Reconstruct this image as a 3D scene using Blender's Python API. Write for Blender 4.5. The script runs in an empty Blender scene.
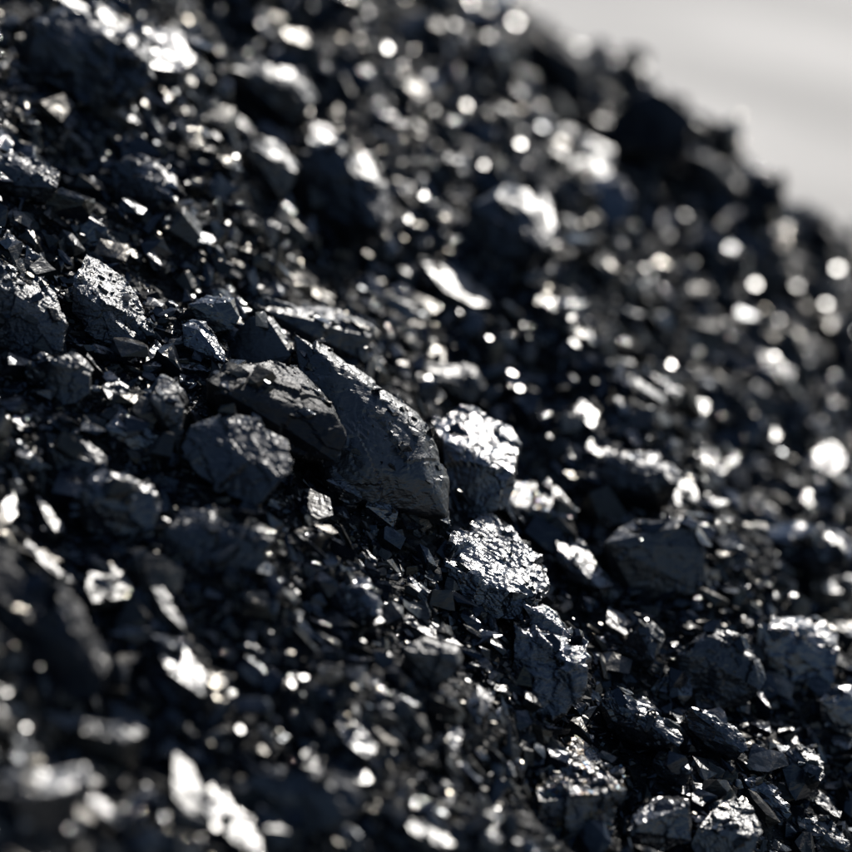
import bpy, bmesh, math, random
import numpy as np
from mathutils import Vector, Matrix, Quaternion, noise

random.seed(11)
RNG = np.random.default_rng(11)
sc = bpy.context.scene
COL = sc.collection

# ------------------------------------------------------------------ camera
FOV = math.radians(16.0)
PITCH = math.radians(20.0)
CAM = np.array([0.0, 0.0, 1.0])
S_FOC = 1.2                                   # focus distance, metres
K = 2 * math.tan(FOV / 2) / 852               # tangent per photo pixel
R_AX = np.array([1.0, 0, 0])
F_AX = np.array([0, math.cos(PITCH), -math.sin(PITCH)])
W_AX = np.array([0, math.sin(PITCH), math.cos(PITCH)])
cd = bpy.data.cameras.new('camera')
cd.sensor_fit = 'HORIZONTAL'
cd.sensor_width = 24.0
cd.lens = 12.0 / math.tan(FOV / 2)
cd.clip_start = 0.02
cd.clip_end = 500
cd.dof.use_dof = True
cd.dof.focus_distance = S_FOC
cd.dof.aperture_fstop = (cd.lens / 1000) / 0.029
cam = bpy.data.objects.new('camera', cd)
cam.location = CAM
cam.rotation_euler = (math.pi / 2 - PITCH, 0, 0)
COL.objects.link(cam)
sc.camera = cam

# ------------------------------------------------------------------ sky and sun
L_CAM = np.array([0.36, 0.76, 0.54]); L_CAM /= np.linalg.norm(L_CAM)   # right, up, forward
L_DIR = L_CAM[0] * R_AX + L_CAM[1] * W_AX + L_CAM[2] * F_AX              # towards the sun
elev = math.asin(L_DIR[2]); azim = math.atan2(L_DIR[0], L_DIR[1])
world = bpy.data.worlds.new('World'); sc.world = world
world.use_nodes = True
wn = world.node_tree.nodes; wl = world.node_tree.links
bg = wn['Background']
sky = wn.new('ShaderNodeTexSky'); sky.sky_type = 'NISHITA'
sky.sun_disc = False
sky.sun_elevation = elev; sky.sun_rotation = azim
sky.air_density = 1.0; sky.dust_density = 0.6; sky.ozone_density = 3.0
wl.new(sky.outputs[0], bg.inputs[0]); bg.inputs[1].default_value = 0.13
sd = bpy.data.lights.new('sun', 'SUN'); sd.energy = 5.0; sd.angle = math.radians(0.53)
sd.color = (1.0, 0.955, 0.89)
so = bpy.data.objects.new('sun', sd)
so.rotation_euler = Vector(L_DIR).to_track_quat('Z', 'Y').to_euler()
so.location = (1, 2, 4); COL.objects.link(so)

sc.view_settings.view_transform = 'Standard'
sc.view_settings.look = 'None'
sc.view_settings.exposure = 0.3
sc.view_settings.gamma = 1.0
sc.view_settings.use_curve_mapping = False
sc.render.engine = 'CYCLES'
sc.cycles.use_denoising = True
sc.cycles.use_adaptive_sampling = False
sc.cycles.max_bounces = 4
sc.cycles.diffuse_bounces = 2
sc.cycles.glossy_bounces = 3
sc.cycles.sample_clamp_direct = 150.0
sc.cycles.sample_clamp_indirect = 4.0

# ------------------------------------------------------------------ materials
def nodes_of(name):
    m = bpy.data.materials.new(name); m.use_nodes = True
    nt = m.node_tree
    return m, nt.nodes, nt.links, nt.nodes['Principled BSDF']

def ramp(nd, lk, src, stops):
    r = nd.new('ShaderNodeValToRGB')
    el = r.color_ramp.elements
    while len(el) < len(stops): el.new(0.5)
    for e, (p, c) in zip(el, stops):
        e.position = p; e.color = (c, c, c, 1) if not isinstance(c, tuple) else c + (1,)
    lk.new(src, r.inputs[0])
    return r.outputs[0]

def coal(name, dark, dust, r_lo, r_hi, bump=0.5, grain=700.0, stri=0.0, ior=1.65, film=0.0, attr=False, dust_at=0.62, spec=0.5):
    m, nd, lk, p = nodes_of(name)
    tc = nd.new('ShaderNodeTexCoord'); co = tc.outputs['Object']
    big = nd.new('ShaderNodeTexNoise'); big.inputs['Scale'].default_value = 55; big.inputs['Detail'].default_value = 5
    big.inputs['Roughness'].default_value = 0.65
    lk.new(co, big.inputs['Vector'])
    fine = nd.new('ShaderNodeTexNoise'); fine.inputs['Scale'].default_value = grain; fine.inputs['Detail'].default_value = 3
    lk.new(co, fine.inputs['Vector'])
    mixv = nd.new('ShaderNodeMath'); mixv.operation = 'MULTIPLY_ADD'
    lk.new(fine.outputs[0], mixv.inputs[0]); mixv.inputs[1].default_value = 0.45
    half = nd.new('ShaderNodeMath'); half.operation = 'MULTIPLY'; lk.new(big.outputs[0], half.inputs[0]); half.inputs[1].default_value = 0.6
    lk.new(half.outputs[0], mixv.inputs[2])
    src = mixv.outputs[0]
    if attr:
        at = nd.new('ShaderNodeAttribute'); at.attribute_name = 'rnd'
        a1 = nd.new('ShaderNodeMath'); a1.operation = 'MULTIPLY_ADD'
        lk.new(at.outputs['Fac'], a1.inputs[0]); a1.inputs[1].default_value = 0.5
        lk.new(src, a1.inputs[2])
        a2 = nd.new('ShaderNodeMath'); a2.operation = 'SUBTRACT'; lk.new(a1.outputs[0], a2.inputs[0]); a2.inputs[1].default_value = 0.25
        src = a2.outputs[0]
        tr = nd.new('ShaderNodeValToRGB'); tr.color_ramp.interpolation = 'CONSTANT'; el = tr.color_ramp.elements
        while len(el) < 6: el.new(0.5)
        for e, (q, c) in zip(el, [(0, (1, 1, 1, 1)), (.34, (1, .86, .60, 1)), (.5, (.80, .90, 1, 1)), (.64, (1, .92, .78, 1)), (.82, (1, .88, .70, 1)), (.88, (1, 1, 1, 1))]):
            e.position = q; e.color = c
        lk.new(at.outputs['Fac'], tr.inputs[0]); lk.new(tr.outputs[0], p.inputs['Specular Tint'])
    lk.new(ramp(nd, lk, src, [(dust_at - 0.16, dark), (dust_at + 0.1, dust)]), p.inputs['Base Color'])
    lk.new(ramp(nd, lk, src, [(0.36, r_lo), (0.72, r_hi)]), p.inputs['Roughness'])
    p.inputs['IOR'].default_value = ior; p.inputs['Specular IOR Level'].default_value = spec
    h = fine.outputs[0]
    b = nd.new('ShaderNodeBump'); b.inputs['Strength'].default_value = bump; b.inputs['Distance'].default_value = 0.0006
    lk.new(h, b.inputs['Height'])
    nrm = b.outputs[0]
    if stri > 0:
        mp = nd.new('ShaderNodeMapping'); mp.inputs['Scale'].default_value = (1.0, 0.25, 3.2)
        mp.inputs['Rotation'].default_value = (0.5, 0.35, 0.6)
        lk.new(co, mp.inputs['Vector'])
        sn = nd.new('ShaderNodeTexNoise'); sn.inputs['Scale'].default_value = 160; sn.inputs['Detail'].default_value = 5
        sn.inputs['Roughness'].default_value = 0.6
        lk.new(mp.outputs[0], sn.inputs['Vector'])
        b2 = nd.new('ShaderNodeBump'); b2.inputs['Strength'].default_value = stri; b2.inputs['Distance'].default_value = 0.002
        lk.new(sn.outputs[0], b2.inputs['Height']); lk.new(nrm, b2.inputs['Normal'])
        nrm = b2.outputs[0]
    lk.new(nrm, p.inputs['Normal'])
    if film:
        p.inputs['Thin Film IOR'].default_value = 1.5
        fn = nd.new('ShaderNodeTexNoise'); fn.inputs['Scale'].default_value = 170; fn.inputs['Detail'].default_value = 3
        lk.new(co, fn.inputs['Vector'])
        fs = nd.new('ShaderNodeMath'); fs.operation = 'SUBTRACT'; lk.new(fn.outputs[0], fs.inputs[0]); fs.inputs[1].default_value = 0.5
        fm = nd.new('ShaderNodeMath'); fm.operation = 'MULTIPLY'; fm.use_clamp = False
        fx_ = nd.new('ShaderNodeMath'); fx_.operation = 'MAXIMUM'; lk.new(fs.outputs[0], fx_.inputs[0]); fx_.inputs[1].default_value = 0.0
        lk.new(fx_.outputs[0], fm.inputs[0]); fm.inputs[1].default_value = film
        lk.new(fm.outputs[0], p.inputs['Thin Film Thickness'])
    return m

BLK = (0.0050, 0.0062, 0.0092)
M = {
    'glossy': coal('coal_glossy', BLK, (0.014, 0.0145, 0.016), 0.12, 0.30, 0.18, 330, 0.35, ior=1.75),
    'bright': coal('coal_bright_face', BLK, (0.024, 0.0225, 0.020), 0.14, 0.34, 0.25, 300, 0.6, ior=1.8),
    'spark': coal('coal_spark', BLK, (0.014, 0.0145, 0.016), 0.27, 0.36, 0.0, 300, 0.0, ior=1.6, spec=0.3),
    'banded': coal('coal_banded', BLK, (0.018, 0.0178, 0.017), 0.20, 0.40, 0.3, 420, 1.0, ior=1.65),
    'satin': coal('coal_satin', BLK, (0.016, 0.0158, 0.0155), 0.18, 0.36, 0.2, 420, 0.35, ior=1.6),
    'dull': coal('coal_dull', (0.0052, 0.0060, 0.0080), (0.022, 0.0205, 0.0185), 0.30, 0.52, 0.3, 520, 0.3, ior=1.5),
    'low_shine': coal('coal_low_shine', (0.006, 0.0068, 0.009), (0.016, 0.0152, 0.014), 0.4, 0.6, 0.3, 520, 0.3, ior=1.5, spec=0.15),  # dull coal with its reflection cut so sunlit tops stay dark
    'dusty': coal('coal_dusty', (0.007, 0.0075, 0.0085), (0.058, 0.051, 0.042), 0.28, 0.48, 0.35, 520, 0.35, ior=1.62, dust_at=0.58),
    'wet': coal('coal_wet', (0.004, 0.005, 0.008), (0.010, 0.010, 0.012), 0.07, 0.20, 0.9, 330, 0.8, ior=1.75),
    'film': coal('coal_iridescent', BLK, (0.025, 0.024, 0.023), 0.20, 0.40, 0.5, 400, 0.9, ior=1.75, film=2600.0),
    'gold': coal('coal_gold_flecked', BLK, (0.060, 0.045, 0.022), 0.16, 0.36, 0.8, 260, 1.0, ior=1.8, film=1200.0),
    'chips': coal('coal_chip_mix', BLK, (0.023, 0.0208, 0.018), 0.08, 0.38, 0.15, 600, 0.25, ior=1.56, attr=True, spec=0.26),
    'chunks': coal('coal_chunk_mix', BLK, (0.0125, 0.012, 0.0112), 0.07, 0.34, 0.2, 420, 0.35, ior=1.54, attr=True, spec=0.27),
    'flakes': coal('coal_flake_mix', BLK, (0.014, 0.0135, 0.0125), 0.22, 0.38, 0.1, 500, 0.15, ior=1.6, attr=True),
    'fines': coal('coal_fines', (0.006, 0.0062, 0.0068), (0.020, 0.018, 0.0155), 0.4, 0.6, 1.0, 800, 0.0, ior=1.4, spec=0.1),
}

def ground_material():
    m, nd, lk, p = nodes_of('pale_ground')
    tc = nd.new('ShaderNodeTexCoord')
    mp = nd.new('ShaderNodeMapping'); mp.inputs['Scale'].default_value = (0.45, 1.25, 1)
    rt = nd.new('ShaderNodeMapping'); rt.inputs['Rotation'].default_value = (0, 0, math.radians(42))
    lk.new(tc.outputs['Object'], rt.inputs['Vector']); lk.new(rt.outputs[0], mp.inputs['Vector'])
    a = nd.new('ShaderNodeTexNoise'); a.inputs['Scale'].default_value = 1.7; a.inputs['Detail'].default_value = 3
    a.inputs['Roughness'].default_value = 0.55
    lk.new(mp.outputs[0], a.inputs['Vector'])
    r = nd.new('ShaderNodeValToRGB'); e = r.color_ramp.elements
    e[0].position = 0.42; e[0].color = (0.37, 0.338, 0.292, 1)
    e[1].position = 0.56; e[1].color = (0.56, 0.512, 0.445, 1)
    lk.new(a.outputs[0], r.inputs[0])
    f = nd.new('ShaderNodeTexNoise'); f.inputs['Scale'].default_value = 60; f.inputs['Detail'].default_value = 6
    lk.new(tc.outputs['Object'], f.inputs['Vector'])
    mx = nd.new('ShaderNodeMix'); mx.data_type = 'RGBA'; mx.blend_type = 'MULTIPLY'; mx.inputs[0].default_value = 0.25
    lk.new(r.outputs[0], mx.inputs[6]); lk.new(f.outputs[0], mx.inputs[7])
    lk.new(mx.outputs[2], p.inputs['Base Color'])
    p.inputs['Roughness'].default_value = 0.85
    b = nd.new('ShaderNodeBump'); b.inputs['Strength'].default_value = 0.4; b.inputs['Distance'].default_value = 0.01
    lk.new(f.outputs[0], b.inputs['Height']); lk.new(b.outputs[0], p.inputs['Normal'])
    return m

# ------------------------------------------------------------------ the slope of the heap
TANA = math.tan(math.radians(28.0))
C0 = 121.3 * K
nl = np.array([0.59, 0.808, -(TANA - C0)]); nl /= np.linalg.norm(nl)
N_AX = nl[0] * R_AX + nl[1] * W_AX + nl[2] * F_AX            # normal of the slope
U_AX = 0.808 * R_AX - 0.59 * W_AX; U_AX /= np.linalg.norm(U_AX)   # down the slope, across the view
V_AX = np.cross(N_AX, U_AX)
if V_AX @ F_AX < 0: V_AX = -V_AX                             # away from the camera

def ray(x, y):
    X = (np.asarray(x, float) - 426) * K; Y = (426 - np.asarray(y, float)) * K
    return X[..., None] * R_AX + Y[..., None] * W_AX + F_AX
ORIG = CAM + S_FOC * ray(426, 576)

SINES = [(RNG.uniform(0, 2 * math.pi), lam, RNG.uniform(0, 2 * math.pi), amp)
         for lam, amp in [(0.30, .0055), (0.21, .005), (0.15, .004), (0.12, .0035), (0.085, .0028), (0.07, .0024), (0.055, .002), (0.042, .0016)]]
V0, CV = 0.545, 1.15
def height(u, v):
    h = np.zeros_like(u)
    for a, lam, ph, amp in SINES:
        h = h + amp * np.sin((u * math.cos(a) + v * math.sin(a)) * 2 * math.pi / lam + ph)
    def roll(t, c, lim):                      # quadratic fall, then straight
        t = np.maximum(t, 0); q = np.minimum(t, lim)
        return c * q * q + 2 * c * lim * np.maximum(t - lim, 0)
    return h - roll(v - V0, CV, 0.5) - roll(-0.75 - u, 0.8, 0.7) - roll(-1.3 - v, 0.6, 0.7)

def surf_depth(x, y):
    """depth (along the view axis) where the sight line through a photo pixel meets the slope"""
    x = np.atleast_1d(np.asarray(x, float)); y = np.atleast_1d(np.asarray(y, float))
    d = ray(x, y)
    lo = np.full(x.shape, 0.6); hi = np.full(x.shape, 0.6); done = np.zeros(x.shape, bool)
    for t in np.linspace(0.62, 2.3, 85):
        P = CAM + t * d - ORIG
        e = P @ N_AX - height(P @ U_AX, P @ V_AX)
        hit = (e < 0) & ~done
        hi = np.where(hit, t, hi); lo = np.where(hit, t - 0.02, lo); done |= hit
    for _ in range(7):
        mid = (lo + hi) / 2
        P = CAM + mid[:, None] * d - ORIG
        e = P @ N_AX - height(P @ U_AX, P @ V_AX)
        lo = np.where(e > 0, mid, lo); hi = np.where(e > 0, hi, mid)
    return np.where(done, hi, np.nan)

def mesh_np(name, verts, faces, attr=None):
    me = bpy.data.meshes.new(name)
    nv, nf = len(verts), len(faces); k = faces.shape[1]
    me.vertices.add(nv); me.vertices.foreach_set('co', verts.astype(np.float32).ravel())
    me.loops.add(nf * k); me.loops.foreach_set('vertex_index', faces.astype(np.int32).ravel())
    me.polygons.add(nf); me.polygons.foreach_set('loop_start', np.arange(0, nf * k, k, dtype=np.int32))
    me.polygons.foreach_set('loop_total', np.full(nf, k, np.int32))
    me.polygons.foreach_set('use_smooth', np.zeros(nf, bool))
    me.update(calc_edges=True)
    if attr is not None:
        a = me.attributes.new('rnd', 'FLOAT', 'POINT'); a.data.foreach_set('value', attr.astype(np.float32))
    return me

def link(name, me, mat=None, **props):
    o = bpy.data.objects.new(name, me); COL.objects.link(o)
    if mat: 
        if not me.materials: me.materials.append(mat)
    for k, v in props.items(): o[k] = v
    return o

# the ground, one sheet to the horizon
g = 220.0
gm = mesh_np('ground', np.array([[-g, -g, 0], [g, -g, 0], [g, g, 0], [-g, g, 0]], float), np.array([[0, 1, 2, 3]]))
link('ground', gm, ground_material(), kind='structure', label='pale sunlit concrete yard beyond the coal heap')

# the body of the heap
def axis(lo, a, b, hi, fine, coarse):
    return np.concatenate([np.arange(lo, a, coarse), np.arange(a, b, fine), np.arange(b, hi + coarse, coarse)])
us = axis(-2.6, -0.34, 0.42, 3.0, 0.0028, 0.05); vs = axis(-3.0, -0.46, 0.74, 3.2, 0.0028, 0.05)
UU, VV = np.meshgrid(us, vs, indexing='ij')
HH = height(UU, VV)
infine = (UU > -0.34) & (UU < 0.42) & (VV > -0.46) & (VV < 0.74)
gr = RNG.normal(0, 1, UU.shape)
gr2 = gr.copy()
for ax in (0, 1): gr2 = (np.roll(gr2, 1, ax) + gr2 + np.roll(gr2, -1, ax)) / 1.8
HH = HH + np.where(infine, gr * 0.0007 + gr2 * 0.0006, gr * 0.006)
P = ORIG + UU[..., None] * U_AX + VV[..., None] * V_AX + HH[..., None] * N_AX
ni, nj = UU.shape
idx = np.arange(ni * nj).reshape(ni, nj)
F = np.stack([idx[:-1, :-1], idx[1:, :-1], idx[1:, 1:], idx[:-1, 1:]], -1).reshape(-1, 4)
if np.cross(U_AX, V_AX) @ N_AX < 0: F = F[:, ::-1]
link('coal_slope', mesh_np('coal_slope', P.reshape(-1, 3), F), M['fines'], kind='structure',
     label='steep slope of fine black coal dust under the lumps')

# ------------------------------------------------------------------ single lumps
def unit(v): v = np.asarray(v, float); return v / np.linalg.norm(v)
def half_vector(x, y): return unit(unit(-ray(x, y)) + L_DIR)
def tilt(n, deg, around):
    """turn a direction by some degrees; around is an angle round it"""
    n = Vector(n); t = n.orthogonal(); t.rotate(Quaternion(n, around))
    r = n.copy(); r.rotate(Quaternion(t, math.radians(deg))); return np.array(r)
def top_normal(x, y, deg, rnd, around):
    """normal of an upper face so many degrees off the one that mirrors the sun, still turned to the viewer"""
    H = half_vector(x, y); V = unit(-ray(x, y))
    for k in range(60):
        n = tilt(H, deg, rnd.uniform(0, 6.28) if around is None else around)
        if n @ V > 0.40 and n[2] > 0.3 or around is not None: return n
    return H
def on_plane(x, y, A, N):
    d = ray(x, y); return CAM + d * ((A - CAM) @ N) / (d @ N)

def rough_mesh(name, pts, size, edge, amp, seed, mat, smooth=False, soft=1):
    """convex body of the given points, split finer and broken up by noise"""
    bm = bmesh.new()
    c = np.mean(pts, axis=0)
    for p in pts: bm.verts.new(Vector(p - c))
    r = bmesh.ops.convex_hull(bm, input=bm.verts[:])
    bmesh.ops.delete(bm, geom=list({v for v in r['geom_interior'] + r['geom_unused'] if isinstance(v, bmesh.types.BMVert)}), context='VERTS')
    bmesh.ops.triangulate(bm, faces=bm.faces[:])
    for _ in range(7):
        es = [e for e in bm.edges if e.calc_length() > edge]
        if not es or len(bm.faces) > 14000: break
        bmesh.ops.subdivide_edges(bm, edges=es, cuts=1)
        bmesh.ops.triangulate(bm, faces=[f for f in bm.faces if len(f.verts) > 3])
    for _ in range(soft): bmesh.ops.smooth_vert(bm, verts=bm.verts[:], factor=0.5, use_axis_x=True, use_axis_y=True, use_axis_z=True)
    bm.normal_update()
    off = Vector((seed * 3.17, seed * 1.31, seed * 7.7))
    f1 = 3.2 / size; mv = []
    lay = Vector((math.sin(seed), math.cos(seed * 1.7), math.sin(seed * 2.3))).normalized()
    for v in bm.verts:
        q = v.co * f1 + off
        d = noise.fractal(q * 1.3, 0.9, 2.1, 5) * 0.28
        for fq, wt in ((0.8, 1.5), (1.9, 0.38), (4.5, 0.12)):              # flat cleavage facets, stepped at their borders
            c0 = noise.voronoi(q * fq)[1][0]
            rv = noise.cell_vector(c0 * 37.3)
            d += wt * ((rv - Vector((.5, .5, .5))).dot(q * fq - c0) * 1.5 + (noise.cell(c0 * 53.1) - 0.5) * 0.16)
        st = v.co.dot(lay) * f1 * 5 + noise.noise(q * 1.5) * 2.6
        fr = st - math.floor(st); d += 0.12 * (min(fr, 0.75) / 0.75 - 0.5 - (max(fr - 0.75, 0) * 4))               # broken layers
        mv.append((v, v.normal * (d * amp * size)))
    for v, o in mv: v.co += o
    bm.normal_update()
    me = bpy.data.meshes.new(name); bm.to_mesh(me); bm.free()
    me.materials.append(mat)
    if smooth: me.polygons.foreach_set('use_smooth', [True] * len(me.polygons))
    return me, c

HEROES = []
def add_lump(pts3, x, y, wpx, short, label, mat, amp, group=None, smooth=False, edge_px=5.0, soft=0):
    pts3 = np.array(pts3)
    depth = float(np.mean((pts3 - CAM) @ F_AX))
    size = wpx * K * depth
    pxb = abs(0.59 * x - 0.808 * (y - 265)) * 0.05           # how soft the photo shows it
    edge = max(edge_px, pxb * 0.9, wpx / 45) * K * depth
    seed = len(HEROES) + 1
    me, c = rough_mesh('coal_lump', pts3, size, edge, amp, seed, M[mat], smooth, soft)
    o = link('coal_lump', me); o.location = c
    o['label'] = label; o['category'] = 'coal lump'
    o['group'] = group or 'coal lumps on the heap'
    HEROES.append(dict(x=x, y=y, w=wpx, short=short, o=o))
    return o

def wobble_poly(cx, cy, w, h, ang, n, jit, rnd):
    a = math.radians(ang); out = []
    for i in range(n):
        t = 2 * math.pi * (i + rnd.uniform(-0.3, 0.3)) / n
        r = 1 + rnd.uniform(-jit, jit * 0.6)
        ex, ey = w / 2 * r * math.cos(t), h / 2 * r * math.sin(t)
        out.append((cx + ex * math.cos(a) - ey * math.sin(a), cy + ex * math.sin(a) + ey * math.cos(a)))
    return out

def body(top, front, x, y, short, label, mat='satin', off=4.0, amp=0.03, thick=0.7, smooth=False, nf=(-0.15, 0.12, -0.97), edge_px=5.0, around=None, soft=0, push=0.0, bulge=0.0):
    """top: outline of the sunlit face, front: outline of the face turned to the camera (photo pixels)"""
    rnd = random.Random(int(x * 7 + y * 13))
    allp = top + front
    xs = [p[0] for p in allp]; ys = [p[1] for p in allp]
    w = max(max(xs) - min(xs), max(ys) - min(ys)); hgt = max(ys) - min(ys)
    bx = np.mean([p[0] for p in front]); by = max(p[1] for p in front) + 0.02 * hgt + push + 5
    d0 = surf_depth(bx, by)[0]
    if np.isnan(d0): d0 = 1.75
    A = CAM + ray(bx, by) * d0
    Nf = unit(nf[0] * R_AX + nf[1] * W_AX + nf[2] * F_AX)
    P3 = [on_plane(px, py, A, Nf) for px, py in front]
    if top:
        # the two faces share the edge where the outlines meet
        fs = [q for q in front if any(abs(q[0] - t[0]) + abs(q[1] - t[1]) < 3 for t in top)] or [min(front, key=lambda q: q[1])]
        ex, ey = np.mean([q[0] for q in fs]), np.mean([q[1] for q in fs])
        A2 = on_plane(ex, ey, A, Nf)
        Nt = top_normal(x, y, off, rnd, around)
        P3 += [on_plane(px, py, A2, Nt) for px, py in top]
    c = np.mean(P3, axis=0); T = thick * w * K * d0
    if bulge:                                   # a belly on the face turned to the camera
        P3 += [c + (p - c) * 0.62 + Nf * bulge * K * d0 * rnd.uniform(0.7, 1.0) for p in P3[::2]] + [c + Nf * bulge * K * d0 * 1.15]
    back = [c + (p - c) * 0.8 + F_AX * T - N_AX * T * 0.25 for p in P3]
    return add_lump(P3 + back, x, y, w, short, label, mat, amp * 1.5, smooth=smooth, edge_px=edge_px, soft=soft)

def plate(cx, cy, w, h, ang, short, label, mat='bright', off=3.0, amp=0.035, th=None, poly=None, around=None):
    """a piece whose sunlit upper face is what shows"""
    rnd = random.Random(int(cx * 7 + cy * 13))
    pl = poly or wobble_poly(cx, cy, w, h, ang, rnd.choice([6, 7, 8, 9]), 0.34, rnd)
    th = th or max(5.0, 0.22 * w)
    pp = 0.59 * cx - 0.808 * (cy - 265)
    if pp > 150 and mat == 'bright': off += 5.0
    d0 = surf_depth(cx, cy + th + (3 if pp > -150 else 16))[0]
    if np.isnan(d0): d0 = 1.72
    A = CAM + ray(cx, cy) * d0
    Nt = top_normal(cx, cy, off, rnd, around)
    P3 = [on_plane(px, py, A, Nt) for px, py in pl]
    c = np.mean(P3, axis=0); t3 = th * K * d0
    low = [c + (p - c) * rnd.uniform(0.78, 0.98) - Nt * t3 * rnd.uniform(0.8, 1.5) for p in P3]
    return add_lump(P3 + low, cx, cy, w, short, label, mat, amp)

def bead(cx, cy, w, h, ang, short, label, mat='spark', off=2.0):
    """a small mirror-like facet that flashes in the sun"""
    return plate(cx, cy, 4 + 0.17 * w, 3.5 + 0.15 * h, ang, short, label, mat, off, amp=0.0, th=16 if 0.59 * cx - 0.808 * (cy - 265) < 200 else 24)

def block(cx, cy, w, h, ang, short, label, mat='satin', rim=0.12, off=10.0, amp=0.035, nf=None):
    """a dark piece: camera side in shade, a narrow sunlit rim on top"""
    rnd = random.Random(int(cx * 7 + cy * 13))
    a = math.radians(ang); ca, sa = math.cos(a), math.sin(a)
    def P(ex, ey): return (cx + ex * w * ca - ey * h * sa, cy + ex * w * sa + ey * h * ca)
    j = lambda s=0.06: rnd.uniform(-s, s)
    front = [P(-.5 + j(), -.22 + j()), P(-.28 + j(), -.42 + j()), P(.05 + j(), -.46 + j(.04)), P(.34 + j(), -.36 + j()), P(.5 + j(), -.05 + j(.1)),
             P(.42 + j(), .36 + j()), P(.1 + j(), .5 + j(.03)), P(-.3 + j(), .44 + j()), P(-.48 + j(), .15 + j())]
    ry = rim * min(w, h) + 2
    top = [front[0], front[1], front[2], front[3], front[4]] + [(q[0] + ry * rnd.uniform(.1, .9), q[1] - ry * rnd.uniform(.6, 1.3)) for q in front[1:5]]
    nf = nf or (-0.2 + j(.2), 0.10 + j(.25), -0.95)
    return body(top, front, cx, cy, short, label, mat, off + 12, amp, nf=nf, soft=0)

# --- the pieces in the sharp band and round it, outlines read from the photograph
body([], [(292, 328), (330, 351), (380, 383), (420, 412), (441, 446), (449, 482), (449, 518), (418, 514), (375, 508), (330, 490), (312, 450), (296, 395)],
     380, 425, 'long humped central lump', 'large dull humped coal lump, longest one at the centre of the heap', 'dull', amp=0.020, thick=0.5, edge_px=3.0, soft=6, push=14, nf=(.30, .40, -.86), bulge=26)
body([(206, 380), (250, 382), (298, 386), (334, 414), (334, 400), (298, 368), (268, 361), (228, 364)],
     [(206, 380), (250, 382), (298, 386), (334, 414), (346, 437), (336, 462), (290, 452), (240, 432), (206, 408)],
     275, 400, 'dark shelf under the black peak', 'dark slab with a thin grey lit edge carrying the black pointed peak', 'low_shine', off=26, amp=0.018, thick=0.6, edge_px=4, push=16)
body([(266, 316), (291, 355), (294, 350), (272, 316)],
     [(218, 370), (236, 333), (250, 317), (266, 316), (291, 355), (284, 370), (262, 378)],
     255, 348, 'black triangular peak', 'matte black triangular coal peak rising above the central dark slab', 'dull', off=8, amp=0.006, thick=0.6, edge_px=4, push=26)
body([(275, 326), (298, 348), (318, 380), (332, 396), (322, 362), (302, 331), (282, 322)],
     [(275, 326), (298, 348), (318, 380), (332, 396), (312, 388), (292, 366), (276, 345)],
     302, 352, 'glinting sliver behind the peak', 'narrow blue-white glinting sliver of coal right behind the black peak', 'glossy', off=6, amp=0.03, edge_px=4)
body([(-6, 282), (30, 292), (56, 312), (66, 322), (56, 294), (36, 278), (-6, 262)],
     [(-6, 282), (30, 292), (56, 312), (66, 324), (60, 350), (22, 362), (-6, 360)],
     28, 318, 'striated lump at the frame edge', 'broad finely striated coal lump cut off by the edge of the photo', 'banded', off=9, amp=0.03, edge_px=4)
body([(72, 284), (92, 288), (118, 318), (140, 342), (152, 334), (146, 308), (128, 282), (100, 258), (86, 253)],
     [(72, 284), (92, 288), (118, 318), (140, 342), (128, 350), (95, 340), (70, 312)],
     110, 300, 'peaked striated lump', 'peaked coal lump with a striped lit back beside the frame-edge striated lump', 'banded', off=7, amp=0.04, edge_px=4)
body([(188, 304), (230, 302), (240, 318), (234, 298), (206, 294)], [(188, 304), (230, 302), (233, 330), (202, 334), (189, 322)],
     212, 314, 'small square block', 'small dark square-faced coal block just above the black peak', 'satin', off=9, amp=0.025, edge_px=4)
body([(182, 325), (200, 330), (224, 362), (226, 354), (206, 322), (192, 320)], [(182, 325), (200, 330), (224, 362), (205, 360), (184, 345)],
     203, 342, 'rim-lit splinter pair', 'small splinter with one bright thin edge touching the black peak', 'glossy', off=6, amp=0.03, edge_px=4)
plate(112, 352, 98, 9, 13, 'long thin splinter', 'long thin dark splinter lying below the peaked striated lump', 'satin', off=8, amp=0.02, th=9)
plate(180, 362, 70, 10, 12, 'low thin shelf', 'thin flat shelf of coal joining the black peak to the long splinter', 'satin', off=10, th=12)
body([(252, 304), (300, 318), (345, 322), (368, 338), (372, 326), (340, 309), (292, 305), (265, 299)],
     [(252, 304), (300, 318), (345, 322), (368, 338), (366, 362), (335, 366), (300, 345), (268, 322)],
     320, 330, 'dark lump behind the central hump', 'dark softly focused lump with a pale top edge behind the central hump', 'dull', off=9, amp=0.03)
body([(441, 440), (470, 451), (482, 470), (508, 480), (518, 446), (511, 426), (499, 424), (478, 409), (460, 407), (431, 420)],
     [(441, 440), (470, 451), (482, 470), (508, 480), (506, 502), (478, 520), (450, 512), (446, 470)],
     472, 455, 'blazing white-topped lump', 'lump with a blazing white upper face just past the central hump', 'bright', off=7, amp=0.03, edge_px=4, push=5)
body([(495, 500), (520, 504), (545, 510), (572, 518), (578, 510), (560, 489), (535, 480), (501, 481)],
     [(495, 500), (520, 504), (545, 510), (572, 518), (560, 528), (515, 522)],
     536, 502, 'iridescent flat slab', 'flat slab with rainbow-tinted grey top below the white-topped lump', 'film', off=6, amp=0.022, edge_px=4)
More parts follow.
